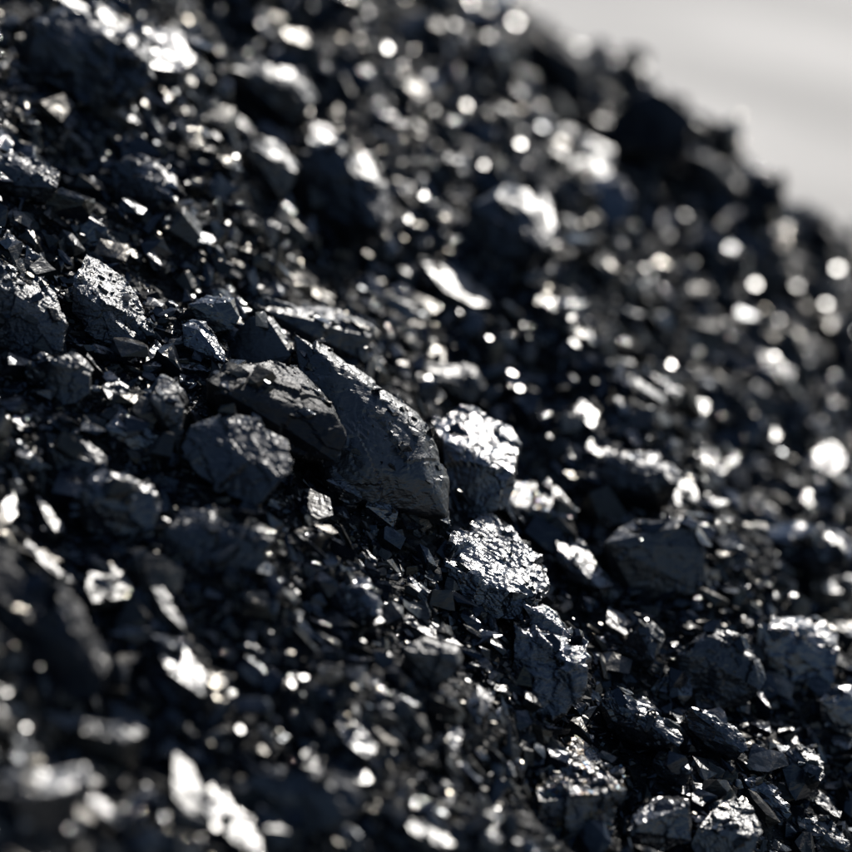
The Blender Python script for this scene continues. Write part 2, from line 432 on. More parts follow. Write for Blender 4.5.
body([(446, 562), (482, 582), (512, 594), (538, 604), (552, 590), (546, 562), (530, 547), (496, 528), (492, 516), (452, 532)],
     [(446, 562), (482, 582), (512, 594), (538, 604), (520, 622), (480, 618), (448, 596)],
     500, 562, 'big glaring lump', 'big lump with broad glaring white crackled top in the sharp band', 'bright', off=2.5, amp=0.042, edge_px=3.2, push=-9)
body([(512, 622), (535, 640), (562, 662), (588, 668), (586, 642), (556, 612), (530, 604)],
     [(512, 622), (535, 640), (562, 662), (588, 668), (582, 694), (558, 720), (528, 706), (514, 664)],
     553, 660, 'wet bumpy lump', 'black wet-looking bumpy lump directly below the big glaring lump', 'wet', off=7, amp=0.055, smooth=True, edge_px=3)
body([(556, 545), (578, 570), (600, 588), (614, 584), (592, 560), (576, 533), (559, 529)],
     [(556, 545), (578, 570), (600, 588), (614, 585), (602, 598), (572, 582), (556, 560)],
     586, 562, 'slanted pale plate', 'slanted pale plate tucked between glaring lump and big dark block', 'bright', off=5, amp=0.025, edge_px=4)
body([(605, 542), (642, 528), (690, 526), (704, 545), (700, 526), (680, 517), (645, 518), (620, 528)],
     [(605, 542), (642, 528), (690, 526), (705, 548), (700, 592), (640, 602), (610, 580)],
     655, 560, 'big dark square block', 'big dark square block with a flat shaded face and pale rim', 'dull', off=10, amp=0.02)
body([(757, 624), (790, 624), (818, 630), (838, 650), (838, 634), (822, 618), (765, 616)],
     [(757, 624), (790, 624), (818, 630), (838, 650), (834, 682), (790, 690), (757, 676)],
     797, 652, 'blue-black cube', 'blue-black cube-shaped block with glints on its upper corner', 'glossy', off=9, amp=0.03, nf=(-.1, .3, -.95))
plate(311, 502, 44, 26, 25, 'small pale grey plate', 'small flat pale grey plate in the gritty patch below the hump', 'dusty', off=13, poly=[(287, 491), (310, 488), (330, 498), (333, 515), (318, 519), (300, 506)], amp=0.01)
body([(326, 480), (340, 474), (356, 482), (364, 500), (366, 490), (354, 474), (340, 470)], [(326, 480), (340, 474), (356, 482), (364, 500), (350, 506), (330, 498)],
     345, 488, 'rim-lit dark nugget', 'small dark rounded nugget with thin bright rim against the central hump', 'satin', off=9, amp=0.03, edge_px=3)
body([(402, 500), (414, 495), (432, 503), (446, 516), (452, 526), (448, 512), (430, 498), (414, 492)], [(402, 500), (414, 495), (432, 503), (446, 516), (450, 526), (420, 524), (404, 514)],
     425, 508, 'rim-lit foot nugget', 'dark wedge with bright rim at the lower tip of the central hump', 'satin', off=8, amp=0.03, edge_px=3)
body([(365, 505), (385, 500), (398, 512), (400, 505), (388, 496), (370, 498)], [(365, 505), (385, 500), (398, 512), (394, 528), (368, 526)],
     382, 513, 'small speckled cube', 'small speckled cube between the two rim-lit nuggets', 'glossy', off=9, amp=0.035, edge_px=3)
block(328, 460, 34, 26, 20, 'glinting pebble above the rim-lit nugget', 'pebble with one white glint wedged against the dark shelf', 'glossy', off=5)
block(292, 448, 26, 28, 70, 'upright dark pebble', 'small upright dark pebble with pale outline below the dark shelf', 'satin', off=6)
block(267, 416, 30, 22, 60, 'little grey cap', 'little blue-grey chip leaning under the dark shelf', 'satin', off=12)
plate(430, 628, 68, 15, 27, 'long spearhead shard', 'long flat spearhead shard with pale chamfered edge below the gritty patch', 'dusty', off=5, poly=[(398, 617), (412, 611), (438, 625), (463, 646), (430, 637)])
plate(483, 634, 40, 10, 5, 'upper cream sliver', 'small flat cream-bright sliver below the big glaring lump', 'bright', off=1.5, amp=0.01)
plate(526, 680, 34, 9, -14, 'lower cream sliver', 'cream-bright sliver tilted upward in front of the wet bumpy lump', 'bright', off=1.5, amp=0.01)
plate(551, 720, 12, 20, 10, 'tiny upright spark', 'tiny upright bright chip below the wet bumpy lump', 'bright', off=2, amp=0.02)
body([(538, 800), (565, 802), (592, 800), (626, 790), (628, 775), (600, 754), (570, 740), (542, 744)],
     [(538, 800), (565, 802), (592, 800), (626, 790), (614, 832), (588, 862), (530, 862)],
     585, 800, 'golden speckled boulder', 'large lump with gold-flecked bright top at the bottom of the frame', 'gold', off=10, amp=0.06, push=-22)
plate(680, 785, 27, 20, 25, 'first white crystal', 'small white glinting crystal, darker-edged one of the bright pair', 'bright', off=1.5, poly=[(667, 784), (680, 774), (692, 780), (690, 796), (678, 792)], amp=0.015)
plate(703, 786, 28, 34, -30, 'blue-white crystal', 'blue-white faceted crystal sitting on the rounded sandy lump', 'glossy', off=7, poly=[(691, 782), (706, 768), (717, 780), (714, 796), (702, 806), (692, 800)], amp=0.012)
plate(714, 768, 30, 14, 35, 'silver flake above the crystal', 'thin silver flake just above the blue-white crystal', 'bright', off=2, amp=0.02)
body([(700, 826), (722, 836), (746, 842), (762, 832), (752, 806), (732, 795), (714, 805)],
     [(700, 826), (722, 836), (746, 842), (760, 836), (744, 872), (702, 872), (690, 846)],
     727, 832, 'rounded sandy lump', 'rounded lump with sandy sparkling top at the bottom edge', 'dusty', off=9, amp=0.03, edge_px=3)
body([(626, 830), (650, 808), (688, 804), (690, 798), (662, 796), (640, 806)], [(626, 830), (650, 808), (688, 804), (691, 840), (660, 856), (630, 848)],
     658, 826, 'smooth dark wedge', 'smooth dark wedge with pale top edge beside the rounded sandy lump', 'satin', off=10, amp=0.025, edge_px=4)
plate(786, 734, 26, 48, 0, 'upright grey shard', 'grey leaf-shaped shard standing upright below the blue-black cube', 'dusty', off=6, poly=[(775, 709), (787, 712), (794, 730), (801, 748), (792, 758), (781, 742)], amp=0.02)
plate(822, 800, 54, 13, 42, 'slanted pale bar', 'slanted pale bar-shaped piece near the bottom corner', 'dusty', off=5)
plate(815, 730, 22, 16, 0, 'round white spark', 'small round white spark of coal below the blue-black cube', 'bright', off=1.5)
plate(845, 742, 28, 12, 15, 'white edge-of-frame sliver', 'white sliver at the frame edge below the blue-black cube', 'bright', off=2)
block(842, 712, 50, 44, 10, 'blue frame-edge block', 'bluish dark block at the frame edge below the blue-black cube', 'glossy', off=14)
plate(620, 622, 36, 18, 40, 'grey tongue', 'dusty grey tongue-shaped piece above the dark gap beside the wet lump', 'dusty', off=6)
plate(601, 662, 12, 30, -15, 'little grey blade', 'little upright grey blade right beside the wet bumpy lump', 'dusty', off=7)
block(642, 648, 34, 40, 50, 'dark wedge with dusty back', 'dark wedge with dusty back below the grey tongue', 'dull', off=8)
block(640, 725, 90, 34, 35, 'long ridge of crumbs', 'long low ridge-shaped lump crusted with bright crumbs', 'satin', off=8, amp=0.05)
plate(690, 728, 60, 22, 28, 'flaky grey slab', 'flaky grey slab lying above the white crystal pair', 'dusty', off=7, amp=0.04)
block(715, 735, 70, 26, 38, 'long dark sliver', 'long dark sliver with bright upper edge above the crystal pair', 'satin', off=8)
block(672, 770, 40, 24, 20, 'dark chip by the crystals', 'dark angular chip right above the white glinting crystal', 'satin', off=9)
block(800, 770, 46, 40, 30, 'dark hollowed lump', 'dark lump between the upright grey shard and the slanted bar', 'dull', off=9)
block(765, 800, 60, 24, 35, 'sparkling low ridge', 'low sparkling ridge piece beside the rounded sandy lump', 'glossy', off=8, amp=0.05)
block(818, 835, 60, 30, 25, 'corner crumb ridge', 'crumbly dusty lump in the bottom corner below the slanted bar', 'dusty', off=9, amp=0.05)

# --- soft pieces nearer than the sharp band
plate(95, 724, 150, 24, 10, 'long dusty foreground slab', 'long dusty blurred slab in the near bottom corner, upper of two', 'dusty', off=17, th=36)
plate(48, 778, 118, 26, -8, 'lower foreground slab', 'blurred slab with a bright tip in the near bottom corner, lower of two', 'satin', off=17, th=40)
plate(92, 772, 32, 32, 30, 'bright slab tip', 'blurred bright chip at the tip of the lower foreground slab', 'bright', off=9)
plate(236, 824, 92, 34, 50, 'white-hot foreground shard', 'blazing white blurred shard at the bottom edge', 'bright', off=5, amp=0.03)
bead(212, 788, 26, 20, 40, 'white bead above the shard', 'round blurred white bead at the upper end of the blazing shard', 'spark', off=1.5)
bead(216, 826, 18, 15, 30, 'cream bead beside the shard', 'small cream blurred bead touching the blazing bottom shard', 'spark', off=1.5)
plate(188, 786, 30, 64, -15, 'grey stump', 'blurred grey upright stump next to the blazing bottom shard', 'dusty', off=7)
body([(-10, 590), (40, 612), (80, 645), (108, 676), (112, 662), (98, 632), (62, 590), (20, 556), (-10, 538)],
     [(-10, 590), (40, 612), (80, 645), (108, 676), (100, 700), (40, 705), (-10, 690)],
     50, 620, 'great dark foreground boulder', 'great dark blurred boulder against the frame edge, near the bottom', 'low_shine', off=24, amp=0.03)
plate(178, 664, 92, 26, 48, 'bright slanted bar', 'bright blurred bar slanting steeply beside the great dark boulder', 'bright', off=3.5, amp=0.03)
plate(110, 584, 48, 40, 20, 'pale soft patch', 'pale soft-edged chunk above the great dark boulder', 'dusty', off=4)
plate(163, 598, 88, 12, 56, 'thin dark stick', 'thin blurred stick-like splinter above the bright slanted bar', 'dusty', off=8)
plate(52, 518, 52, 14, 52, 'short splinter', 'short blurred splinter slanting beside the dark recess block', 'dusty', off=6)
plate(10, 507, 16, 28, 20, 'bright drop at the edge', 'small bright drop-shaped chip at the frame edge', 'bright', off=3)
plate(48, 562, 66, 12, 38, 'curved rim splinter', 'curved grey splinter along the back of the great dark boulder', 'dusty', off=7)
block(212, 545, 110, 62, 8, 'black recess block', 'broad black blurred block with beaded bright top edge', 'dull', off=9)
block(232, 462, 100, 70, 25, 'smooth grey-faced block', 'broad block with smooth grey-blue shaded face below the dark shelf', 'dull', off=12, nf=(-.1, .45, -.88))
block(120, 508, 90, 60, 12, 'beaded dark block', 'dark blurred block with a row of bead-like glints on its edge', 'satin', off=8)
block(72, 470, 64, 50, 30, 'dim tilted block', 'dim tilted blurred block below the row of beaded splinters', 'dull', off=10)
plate(98, 454, 34, 12, 34, 'beaded splinter', 'bright short splinter above the dim tilted block', 'bright', off=3)
plate(20, 421, 26, 9, 32, 'small bright dash', 'small bright dash-like splinter near the frame edge below the striated lump', 'bright', off=4)
block(68, 380, 50, 46, 30, 'dark rimmed cobble', 'dark cobble with thin pale rim under the long thin splinter', 'dull', off=8)
block(42, 372, 36, 30, 10, 'small arch-rimmed cobble', 'small cobble with arched pale rim below the striated frame-edge lump', 'satin', off=9)
block(168, 408, 30, 62, -8, 'upright dark post', 'upright narrow dark piece below the low thin shelf', 'dull', off=9)
block(130, 436, 56, 30, 5, 'navy flat block', 'flat navy-black block beside the upright dark post', 'glossy', off=14)
plate(120, 392, 36, 22, 30, 'crumbly pale cluster', 'crumbly pale chunk between dark cobble and upright post', 'dusty', off=6, amp=0.06)
plate(128, 412, 38, 20, 20, 'sparkling crumb', 'sparkling crumbly chunk above the navy flat block', 'bright', off=6, amp=0.07)
bead(292, 684, 24, 16, 30, 'first cream bead', 'larger cream blurred bead in the shaded hollow near the bottom', 'spark', off=1.5)
bead(304, 677, 22, 14, 20, 'second cream bead', 'cream blurred bead overlapping the larger one in the hollow', 'spark', off=2)
bead(240, 729, 22, 11, 26, 'lone cream bead', 'lone oval cream bead above the blazing bottom shard', 'spark', off=1.5)
bead(232, 692, 20, 12, 28, 'faint oval bead', 'faint oval grey bead above the lone cream bead', 'spark', off=4)
plate(356, 735, 60, 22, 45, 'bright knobbly streak', 'bright knobbly blurred streak slanting near the bottom centre', 'bright', off=3, amp=0.06)
plate(362, 776, 26, 14, 8, 'white dab', 'white blurred dab below the bright knobbly streak', 'bright', off=1.5)
plate(350, 792, 22, 22, 10, 'pale lower dab', 'pale blurred dab under the white dab', 'bright', off=4)
plate(310, 760, 26, 26, 0, 'grey dab', 'grey soft dab beside the bright knobbly streak', 'dusty', off=5)
plate(425, 830, 56, 18, 36, 'bottom grey plank', 'grey plank-shaped piece at the bottom edge with a bright end', 'dusty', off=5)
plate(448, 840, 24, 12, 15, 'bright plank end', 'bright cream chip at the end of the bottom grey plank', 'bright', off=1.5)
block(300, 800, 110, 60, 10, 'dark bottom mass', 'wide dark blurred mass between blazing shard and bottom plank', 'dull', off=16)
block(430, 665, 60, 40, 10, 'dark flat-faced chunk', 'dark flat-faced chunk below the long spearhead shard', 'dull', off=10)
block(355, 606, 50, 44, 20, 'navy chunk in the grit', 'navy-black chunk half sunk in the grit above the spearhead shard', 'glossy', off=15)
plate(362, 616, 46, 24, 20, 'grey oval flake', 'grey oval flake in front of the sunk navy chunk', 'dusty', off=5)
plate(445, 745, 40, 56, 20, 'dim speckled face', 'dim speckled upright face below the dark flat-faced chunk', 'satin', off=15)

# --- soft pieces farther up the heap
block(85, 62, 130, 78, 20, 'big dark upper boulder', 'big dark blurred boulder in the top corner', 'dull', off=10)
plate(112, 20, 140, 18, 27, 'ridge on the upper boulder', 'long pale ridge along the back of the top corner boulder', 'dusty', off=5, th=16)
plate(168, 47, 88, 42, 18, 'bright top patch', 'broad blazing blurred chunk near the top corner', 'bright', off=4, amp=0.04)
plate(115, 108, 64, 10, 31, 'upper thin splinter', 'thin pale splinter below the big dark upper boulder', 'dusty', off=4)
plate(149, 93, 34, 16, 45, 'dim stub', 'dim stubby chip below the broad blazing chunk', 'dusty', off=7)
plate(92, 150, 62, 8, 36, 'second thin splinter', 'thin pale splinter with glints, lower of two in the upper corner', 'dusty', off=4)
plate(70, 118, 16, 22, 0, 'small upright chip', 'small upright chip beside the upper thin splinter', 'satin', off=6)
block(25, 178, 70, 34, 22, 'dark slab above the striated lump', 'dark low slab far above the striated frame-edge lump', 'dull', off=9)
block(145, 185, 70, 46, 30, 'shaded hollow block', 'shaded block with speckled top in the upper corner', 'dull', off=9)
block(270, 95, 80, 50, 20, 'dark far lump', 'dark blurred lump beyond the broad blazing chunk', 'dull', off=10)
block(335, 195, 110, 80, 30, 'large dark back lump', 'large dark blurred lump with beaded lit ridge, upper middle', 'dull', off=11)
plate(335, 142, 86, 12, 40, 'beaded ridge', 'beaded bright ridge on the back of the large dark blurred lump', 'bright', off=5)
plate(370, 162, 30, 18, 32, 'brightest far bead', 'brightest white bead at the end of the beaded ridge', 'bright', off=1.2)
block(268, 170, 60, 44, 35, 'dark back cobble', 'dark blurred cobble with bead glints in front of the large dark lump', 'dull', off=9)
plate(457, 283, 72, 28, 33, 'grey speckled oval', 'grey speckled oval plate, upper middle, clearly longer than wide', 'dusty', off=3)
plate(533, 327, 27, 40, -20, 'pale teardrop', 'pale smooth teardrop-shaped plate, upper middle', 'dusty', off=2.0, amp=0.008)
plate(556, 304, 58, 13, 33, 'bright beaded bar', 'bright beaded bar right above the pale teardrop', 'bright', off=2.5)
block(505, 235, 84, 76, 20, 'dark rounded back lump', 'dark rounded back lump with a curve of beads down one side', 'dull', off=10)
plate(549, 220, 70, 13, 76, 'bead curve', 'steep curve of bright beads beside the dark rounded back lump', 'bright', off=4)
block(607, 203, 46, 44, 0, 'navy back cube', 'navy-blue blurred block near the far edge of the heap', 'glossy', off=14, nf=(-.1, .45, -.88))
plate(582, 152, 76, 38, 22, 'pale far patch', 'broad pale blurred chunk near the far edge of the heap', 'dusty', off=7, amp=0.03)
plate(655, 212, 42, 24, 30, 'pale patch past the navy block', 'pale blurred chunk beside the navy-blue back block', 'bright', off=4)
block(650, 130, 80, 84, 38, 'skyline boulder', 'large dark boulder standing out on the far edge of heap', 'low_shine', off=22, rim=0.03)
block(765, 196, 44, 40, 40, 'skyline cobble', 'dark cobble on the far edge, farther down than the boulder', 'low_shine', off=22, rim=0.03)
block(556, 66, 70, 44, 40, 'upper skyline lump', 'dark lump at the top of the far edge', 'low_shine', off=22, rim=0.03)
block(712, 178, 56, 34, 38, 'skyline link', 'low dark lump between skyline boulder and skyline cobble', 'low_shine', off=22, rim=0.03)
block(815, 228, 52, 34, 38, 'skyline tail', 'low dark lump on the far edge close to the frame edge', 'low_shine', off=22, rim=0.03)
bead(838, 268, 24, 18, 10, 'brightest edge bead', 'brightest round bead by the frame edge below the far skyline', 'spark', off=1.2)
bead(755, 284, 22, 15, 20, 'round far bead', 'round white bead below the skyline cobble', 'spark', off=2)
bead(826, 304, 18, 14, 20, 'smaller edge bead', 'smaller round bead under the brightest edge bead', 'spark', off=2.5)
bead(797, 285, 22, 14, 20, 'dim far bead', 'dim round bead between the round far bead and the edge bead', 'spark', off=4)
bead(625, 142, 16, 12, 20, 'ringed bead', 'ringed tan bead on the face of the skyline boulder', 'spark', off=2.5)
bead(620, 172, 17, 12, 20, 'cream bead under the boulder', 'cream bead just above the navy back block', 'spark', off=2.2)
bead(466, 105, 18, 13, 20, 'far round bead', 'round warm bead high on the blurred slope', 'spark', off=1.8)
bead(388, 48, 17, 12, 20, 'small top bead', 'round bead near the top edge above the beaded ridge', 'spark', off=2.2)
bead(521, 144, 20, 14, 20, 'bead beside the pale far patch', 'round bright bead beside the broad pale far chunk', 'spark', off=1.8)
bead(484, 165, 18, 13, 20, 'bead above the dark rounded lump', 'round bead above the dark rounded back lump', 'spark', off=2)
bead(423, 195, 22, 14, 40, 'oval white bead', 'oval white bead beyond the large dark blurred lump', 'spark', off=1.8)
bead(408, 218, 18, 14, 40, 'lower oval bead', 'oval bead directly below the oval white bead', 'spark', off=2)
bead(236, 156, 11, 9, 20, 'tiny blue bead', 'tiny blue-white bead over the dark back cobble', 'spark', off=1.2)
bead(492, 355, 13, 10, 20, 'clear white bead', 'small clear white bead beyond the white-topped lump', 'spark', off=1.0)
bead(428, 378, 18, 13, 20, 'bead above the hump', 'white bead just above the central hump', 'spark', off=1.2)
bead(520, 388, 20, 14, 20, 'white bead past the lump', 'white bead beyond the blazing white-topped lump', 'spark', off=1.2)
block(450, 385, 60, 34, 10, 'arched dark cobble', 'dark arched cobble squeezed behind the white-topped lump', 'dull', off=14)
plate(775, 366, 56, 20, 42, 'far bright bar', 'bright slanted bar on the far slope toward the frame edge', 'bright', off=3)
plate(826, 378, 38, 22, 24, 'frame-edge white blob', 'white blurred blob near frame edge, upper of two touching', 'bright', off=1.8)
plate(845, 404, 26, 24, 20, 'lower frame-edge blob', 'white blurred blob near frame edge, lower of two touching', 'bright', off=1.8)
plate(697, 408, 24, 26, 40, 'bright far nub', 'bright nub in the middle of the far slope', 'bright', off=2.5)
plate(772, 434, 16, 12, 10, 'clear far bead', 'clear round bead on the far slope below the bright bar', 'bright', off=2)
plate(826, 458, 50, 28, 25, 'soft far patch', 'soft pale patch of coal near the frame edge', 'bright', off=4)
plate(814, 498, 32, 17, 18, 'oval far blob', 'pale oval blob below the soft far patch', 'bright', off=2.2)
plate(586, 413, 40, 16, 45, 'twin-bead bar', 'slanted bright bar above the grey far tongue', 'bright', off=3)
plate(592, 475, 44, 13, 50, 'grey far tongue', 'grey tongue-shaped plate above the big dark square block', 'dusty', off=3)
plate(570, 448, 40, 22, 15, 'pale crumbs', 'pale crumbly chunk beyond the iridescent slab', 'bright', off=5, amp=0.05)
plate(606, 448, 46, 22, 20, 'beaded crumbs', 'beaded crumbly chunk above the shaded hollow behind the dark block', 'bright', off=4, amp=0.06)
block(640, 482, 84, 54, 10, 'black hollow lump', 'black lump in deep shade above the big dark square block', 'dull', off=14)
plate(683, 494, 26, 30, 0, 'grey soft cone', 'grey soft cone-shaped chunk above the corner of the big dark block', 'dusty', off=3)
plate(661, 472, 30, 12, 8, 'white twin bead', 'white twin bead on top of the black hollow lump', 'bright', off=1.8)
plate(698, 458, 30, 14, 5, 'white bead bar', 'short white bar on the slope above the grey soft cone', 'bright', off=2)
plate(722, 466, 26, 18, 30, 'white bead bar neighbour', 'white oval chunk touching the short white bar', 'bright', off=2)
block(798, 552, 110, 46, 8, 'glinting blue lump', 'wide bluish blurred lump covered in glints above the blue-black cube', 'glossy', off=10, amp=0.06)
plate(780, 545, 22, 18, 0, 'white glint on the blue lump', 'white chip resting on the wide bluish blurred lump', 'bright', off=1.5)
plate(735, 560, 30, 14, 36, 'oval chip', 'oval bright chip beside the wide bluish lump', 'bright', off=2.5)
plate(838, 584, 70, 20, -4, 'tan dusty ledge', 'tan dusty ledge at the frame edge above the blue-black cube', 'dusty', off=6)
plate(742, 583, 18, 10, 20, 'blue-white dash', 'blue-white dash above the dark gap beside the big dark block', 'bright', off=1.2)
plate(764, 592, 34, 9, 14, 'beaded dash', 'beaded dash continuing from the blue-white dash', 'bright', off=4)
plate(834, 618, 56, 10, 42, 'edge splinter', 'thin slanted splinter between tan ledge and blue-black cube', 'dusty', off=5)
plate(746, 620, 28, 18, 5, 'dusty tuft', 'dusty crumbly chunk beside the blue-black cube', 'dusty', off=5, amp=0.06)
plate(743, 642, 24, 18, 20, 'white cluster', 'white glinting cluster-like chunk under the dusty crumbly chunk', 'bright', off=3, amp=0.06)
block(715, 672, 90, 70, 20, 'deep shade lump', 'dark lump in deep shade below the big dark square block', 'dull', off=18)
plate(771, 618, 16, 8, 5, 'spark on the cube', 'white spark resting on the blue-black cube corner', 'bright', off=1.2)

# ------------------------------------------------------------------ more lumps, each its own object
def hull_points(rnd, n, flat):
    pts = []; wy = rnd.choice([0.3, 0.45, 0.6, 0.75, 0.9])
    for _ in range(n):
        v = np.array([rnd.gauss(0, 1), rnd.gauss(0, 1), rnd.gauss(0, 1)]); v /= np.linalg.norm(v)
        v = np.sign(v) * np.abs(v) ** 0.6
        pts.append(v * np.array([1.0, wy * rnd.uniform(0.85, 1.1), flat]) * 0.5)
    return np.array(pts)
LIB = []
for i in range(30):
    rnd = random.Random(900 + i)
    mt = ['glossy', 'satin', 'dull', 'dusty', 'satin', 'bright'][i % 6]
    me, _ = rough_mesh('coal_lump', hull_points(rnd, rnd.choice([10, 12, 14, 18]), rnd.uniform(0.3, 0.62)) * 0.02, 0.02, 0.0024, 0.04, 500 + i, M[mt], soft=0)
    LIB.append((me, mt))

def slope_normal(u, v):
    e = 0.01
    hu = (height(u + e, v) - height(u - e, v)) / (2 * e); hv = (height(u, v + e) - height(u, v - e)) / (2 * e)
    n = N_AX - hu[:, None] * U_AX - hv[:, None] * V_AX
    return n / np.linalg.norm(n, axis=1)[:, None]

TOTAL = 300
rnd = random.Random(77)
fill = []
tries = 0
while len(fill) < TOTAL - len(HEROES) and tries < 20000:
    tries += 1
    x, y = rnd.uniform(-5, 857), rnd.uniform(-5, 857)
    if 0.59 * x - 0.808 * (y - 265) > 505: continue
    w = min(72, 30 * math.exp(rnd.gauss(0.15, 0.32)))
    if any(math.hypot(x - q['x'], y - q['y']) < 0.30 * (w + q['w']) + 3 for q in HEROES): continue
    if any(math.hypot(x - q[0], y - q[1]) < 0.36 * (w + q[2]) for q in fill): continue
    fill.append((x, y, w))
fx = np.array([f[0] for f in fill]); fy = np.array([f[1] for f in fill])
fd = surf_depth(fx, fy)
FILL_OBJ = []
for (x, y, w), d in zip(fill, fd):
    if np.isnan(d): continue
    P = CAM + ray(x, y) * d; q = P - ORIG
    n = slope_normal(np.array([q @ U_AX]), np.array([q @ V_AX]))[0]
    n = tilt(n, abs(rnd.gauss(0, 18)), rnd.uniform(0, 6.28))
    me, mt = LIB[rnd.randrange(len(LIB))]
    s = w * K * d / 0.02
    qz = Vector(n).to_track_quat('Z', 'Y') @ Quaternion((0, 0, 1), rnd.uniform(0, 6.28))
    o = link('coal_lump', me)
    o.rotation_mode = 'QUATERNION'; o.rotation_quaternion = qz
    o.location = P + n * 0.20 * w * K * d
    o.scale = (s, s * rnd.uniform(0.8, 1.1), s * rnd.uniform(0.8, 1.2))
    o['category'] = 'coal lump'; o['group'] = 'coal lumps on the heap'
    FILL_OBJ.append((x, y, w, mt, o))

# what singles out each of them: size, finish and the piece it lies beside
FIN = {'glossy': 'glossy', 'satin': 'satin-black', 'dull': 'dull black', 'dusty': 'dusty grey-black', 'bright': 'shiny'}
def near(x, y, k): return sorted(HEROES, key=lambda h: math.hypot(h['x'] - x, h['y'] - y))[k]
def relation(x, y, h):
    dx, dy = x - h['x'], y - h['y']
    if abs(dy) > 0.8 * abs(dx): return 'below' if dy > 0 else 'above'
    return 'right of' if dx > 0 else 'left of'
LAB = {}
for it in FILL_OBJ:
    x, y, w, mt, o = it
    size = 'tiny' if w < 24 else 'small' if w < 33 else 'medium' if w < 45 else 'sizeable'
    for k in range(4):
        h = near(x, y, k)
        lab = f"{size} {FIN[mt]} coal lump {relation(x, y, h)} the {h['short']}"
        if len(LAB.get(lab, [])) < (1 if k < 3 else 9): break
    LAB.setdefault(lab, []).append(it)
for lab, its in LAB.items():
    if len(its) == 1: its[0][4]['label'] = lab
    else:
        its.sort(key=lambda i: -i[2])
        for r, i in enumerate(its): i[4]['label'] = (['larger', 'smaller'] if len(its) == 2 else ['largest', 'second largest', 'third largest', 'fourth largest'])[min(r, 3)] + ' ' + lab

# ------------------------------------------------------------------ chips and crumbs, past counting
def chip_shape(rnd):
    bm = bmesh.new()
    for p in hull_points(rnd, rnd.choice([7, 8, 9, 10]), rnd.choice([0.14, 0.22, 0.3, 0.5])): bm.verts.new(Vector(p))
    r = bmesh.ops.convex_hull(bm, input=bm.verts[:])
    bmesh.ops.delete(bm, geom=list({v for v in r['geom_interior'] + r['geom_unused'] if isinstance(v, bmesh.types.BMVert)}), context='VERTS')
    bmesh.ops.triangulate(bm, faces=bm.faces[:]); bm.verts.index_update()
    v = np.array([tuple(q.co) for q in bm.verts]); f = np.array([[q.index for q in t.verts] for t in bm.faces]); bm.free()
    return v, f
SHAPES = [chip_shape(random.Random(3000 + i)) for i in range(40)]
def flake_shape(rnd):
    k = rnd.choice([5, 6, 7]); w = rnd.uniform(0.28, 0.9); up = []
    for i in range(k):
        a = 6.283 * (i + rnd.uniform(-.3, .3)) / k; r = rnd.uniform(.38, .5)
        up.append((r * math.cos(a), w * r * math.sin(a), 0.13))
    v = np.array(up + [(p[0] * 1.08, p[1] * 1.08, -0.13) for p in up])
    f = [[0, i, i + 1] for i in range(1, k - 1)] + [[k, k + i + 1, k + i] for i in range(1, k - 1)]
    for i in range(k):
        j = (i + 1) % k; f += [[i, k + i, k + j], [i, k + j, j]]
    return v, np.array(f)
FLAKES = [flake_shape(random.Random(4000 + i)) for i in range(24)]

from mathutils.bvhtree import BVHTree
bpy.context.view_layer.update()
bv, bf, bown = [], [], []
for i, h in enumerate([q['o'] for q in HEROES] + [q[4] for q in FILL_OBJ]):
    me = h.data; co = np.empty(len(me.vertices) * 3); me.vertices.foreach_get('co', co)
    mw = np.array(h.matrix_world); co = co.reshape(-1, 3) @ mw[:3, :3].T + mw[:3, 3]
    tri = np.empty(len(me.polygons) * 3, np.int32); me.polygons.foreach_get('vertices', tri)
    bf.append(tri.reshape(-1, 3) + sum(map(len, bv))); bv.append(co); bown += [i] * len(me.polygons)
BVH = BVHTree.FromPolygons(np.concatenate(bv).tolist(), np.concatenate(bf).tolist())
COVER = [{'bright': 0.10, 'wet': 0.05, 'film': 0.05, 'glossy': 0.25}.get(k, 0.25) for k in
         [{m.name: n for n, m in M.items()}[q['o'].data.materials[0].name] for q in HEROES] + [q[3] for q in FILL_OBJ]]

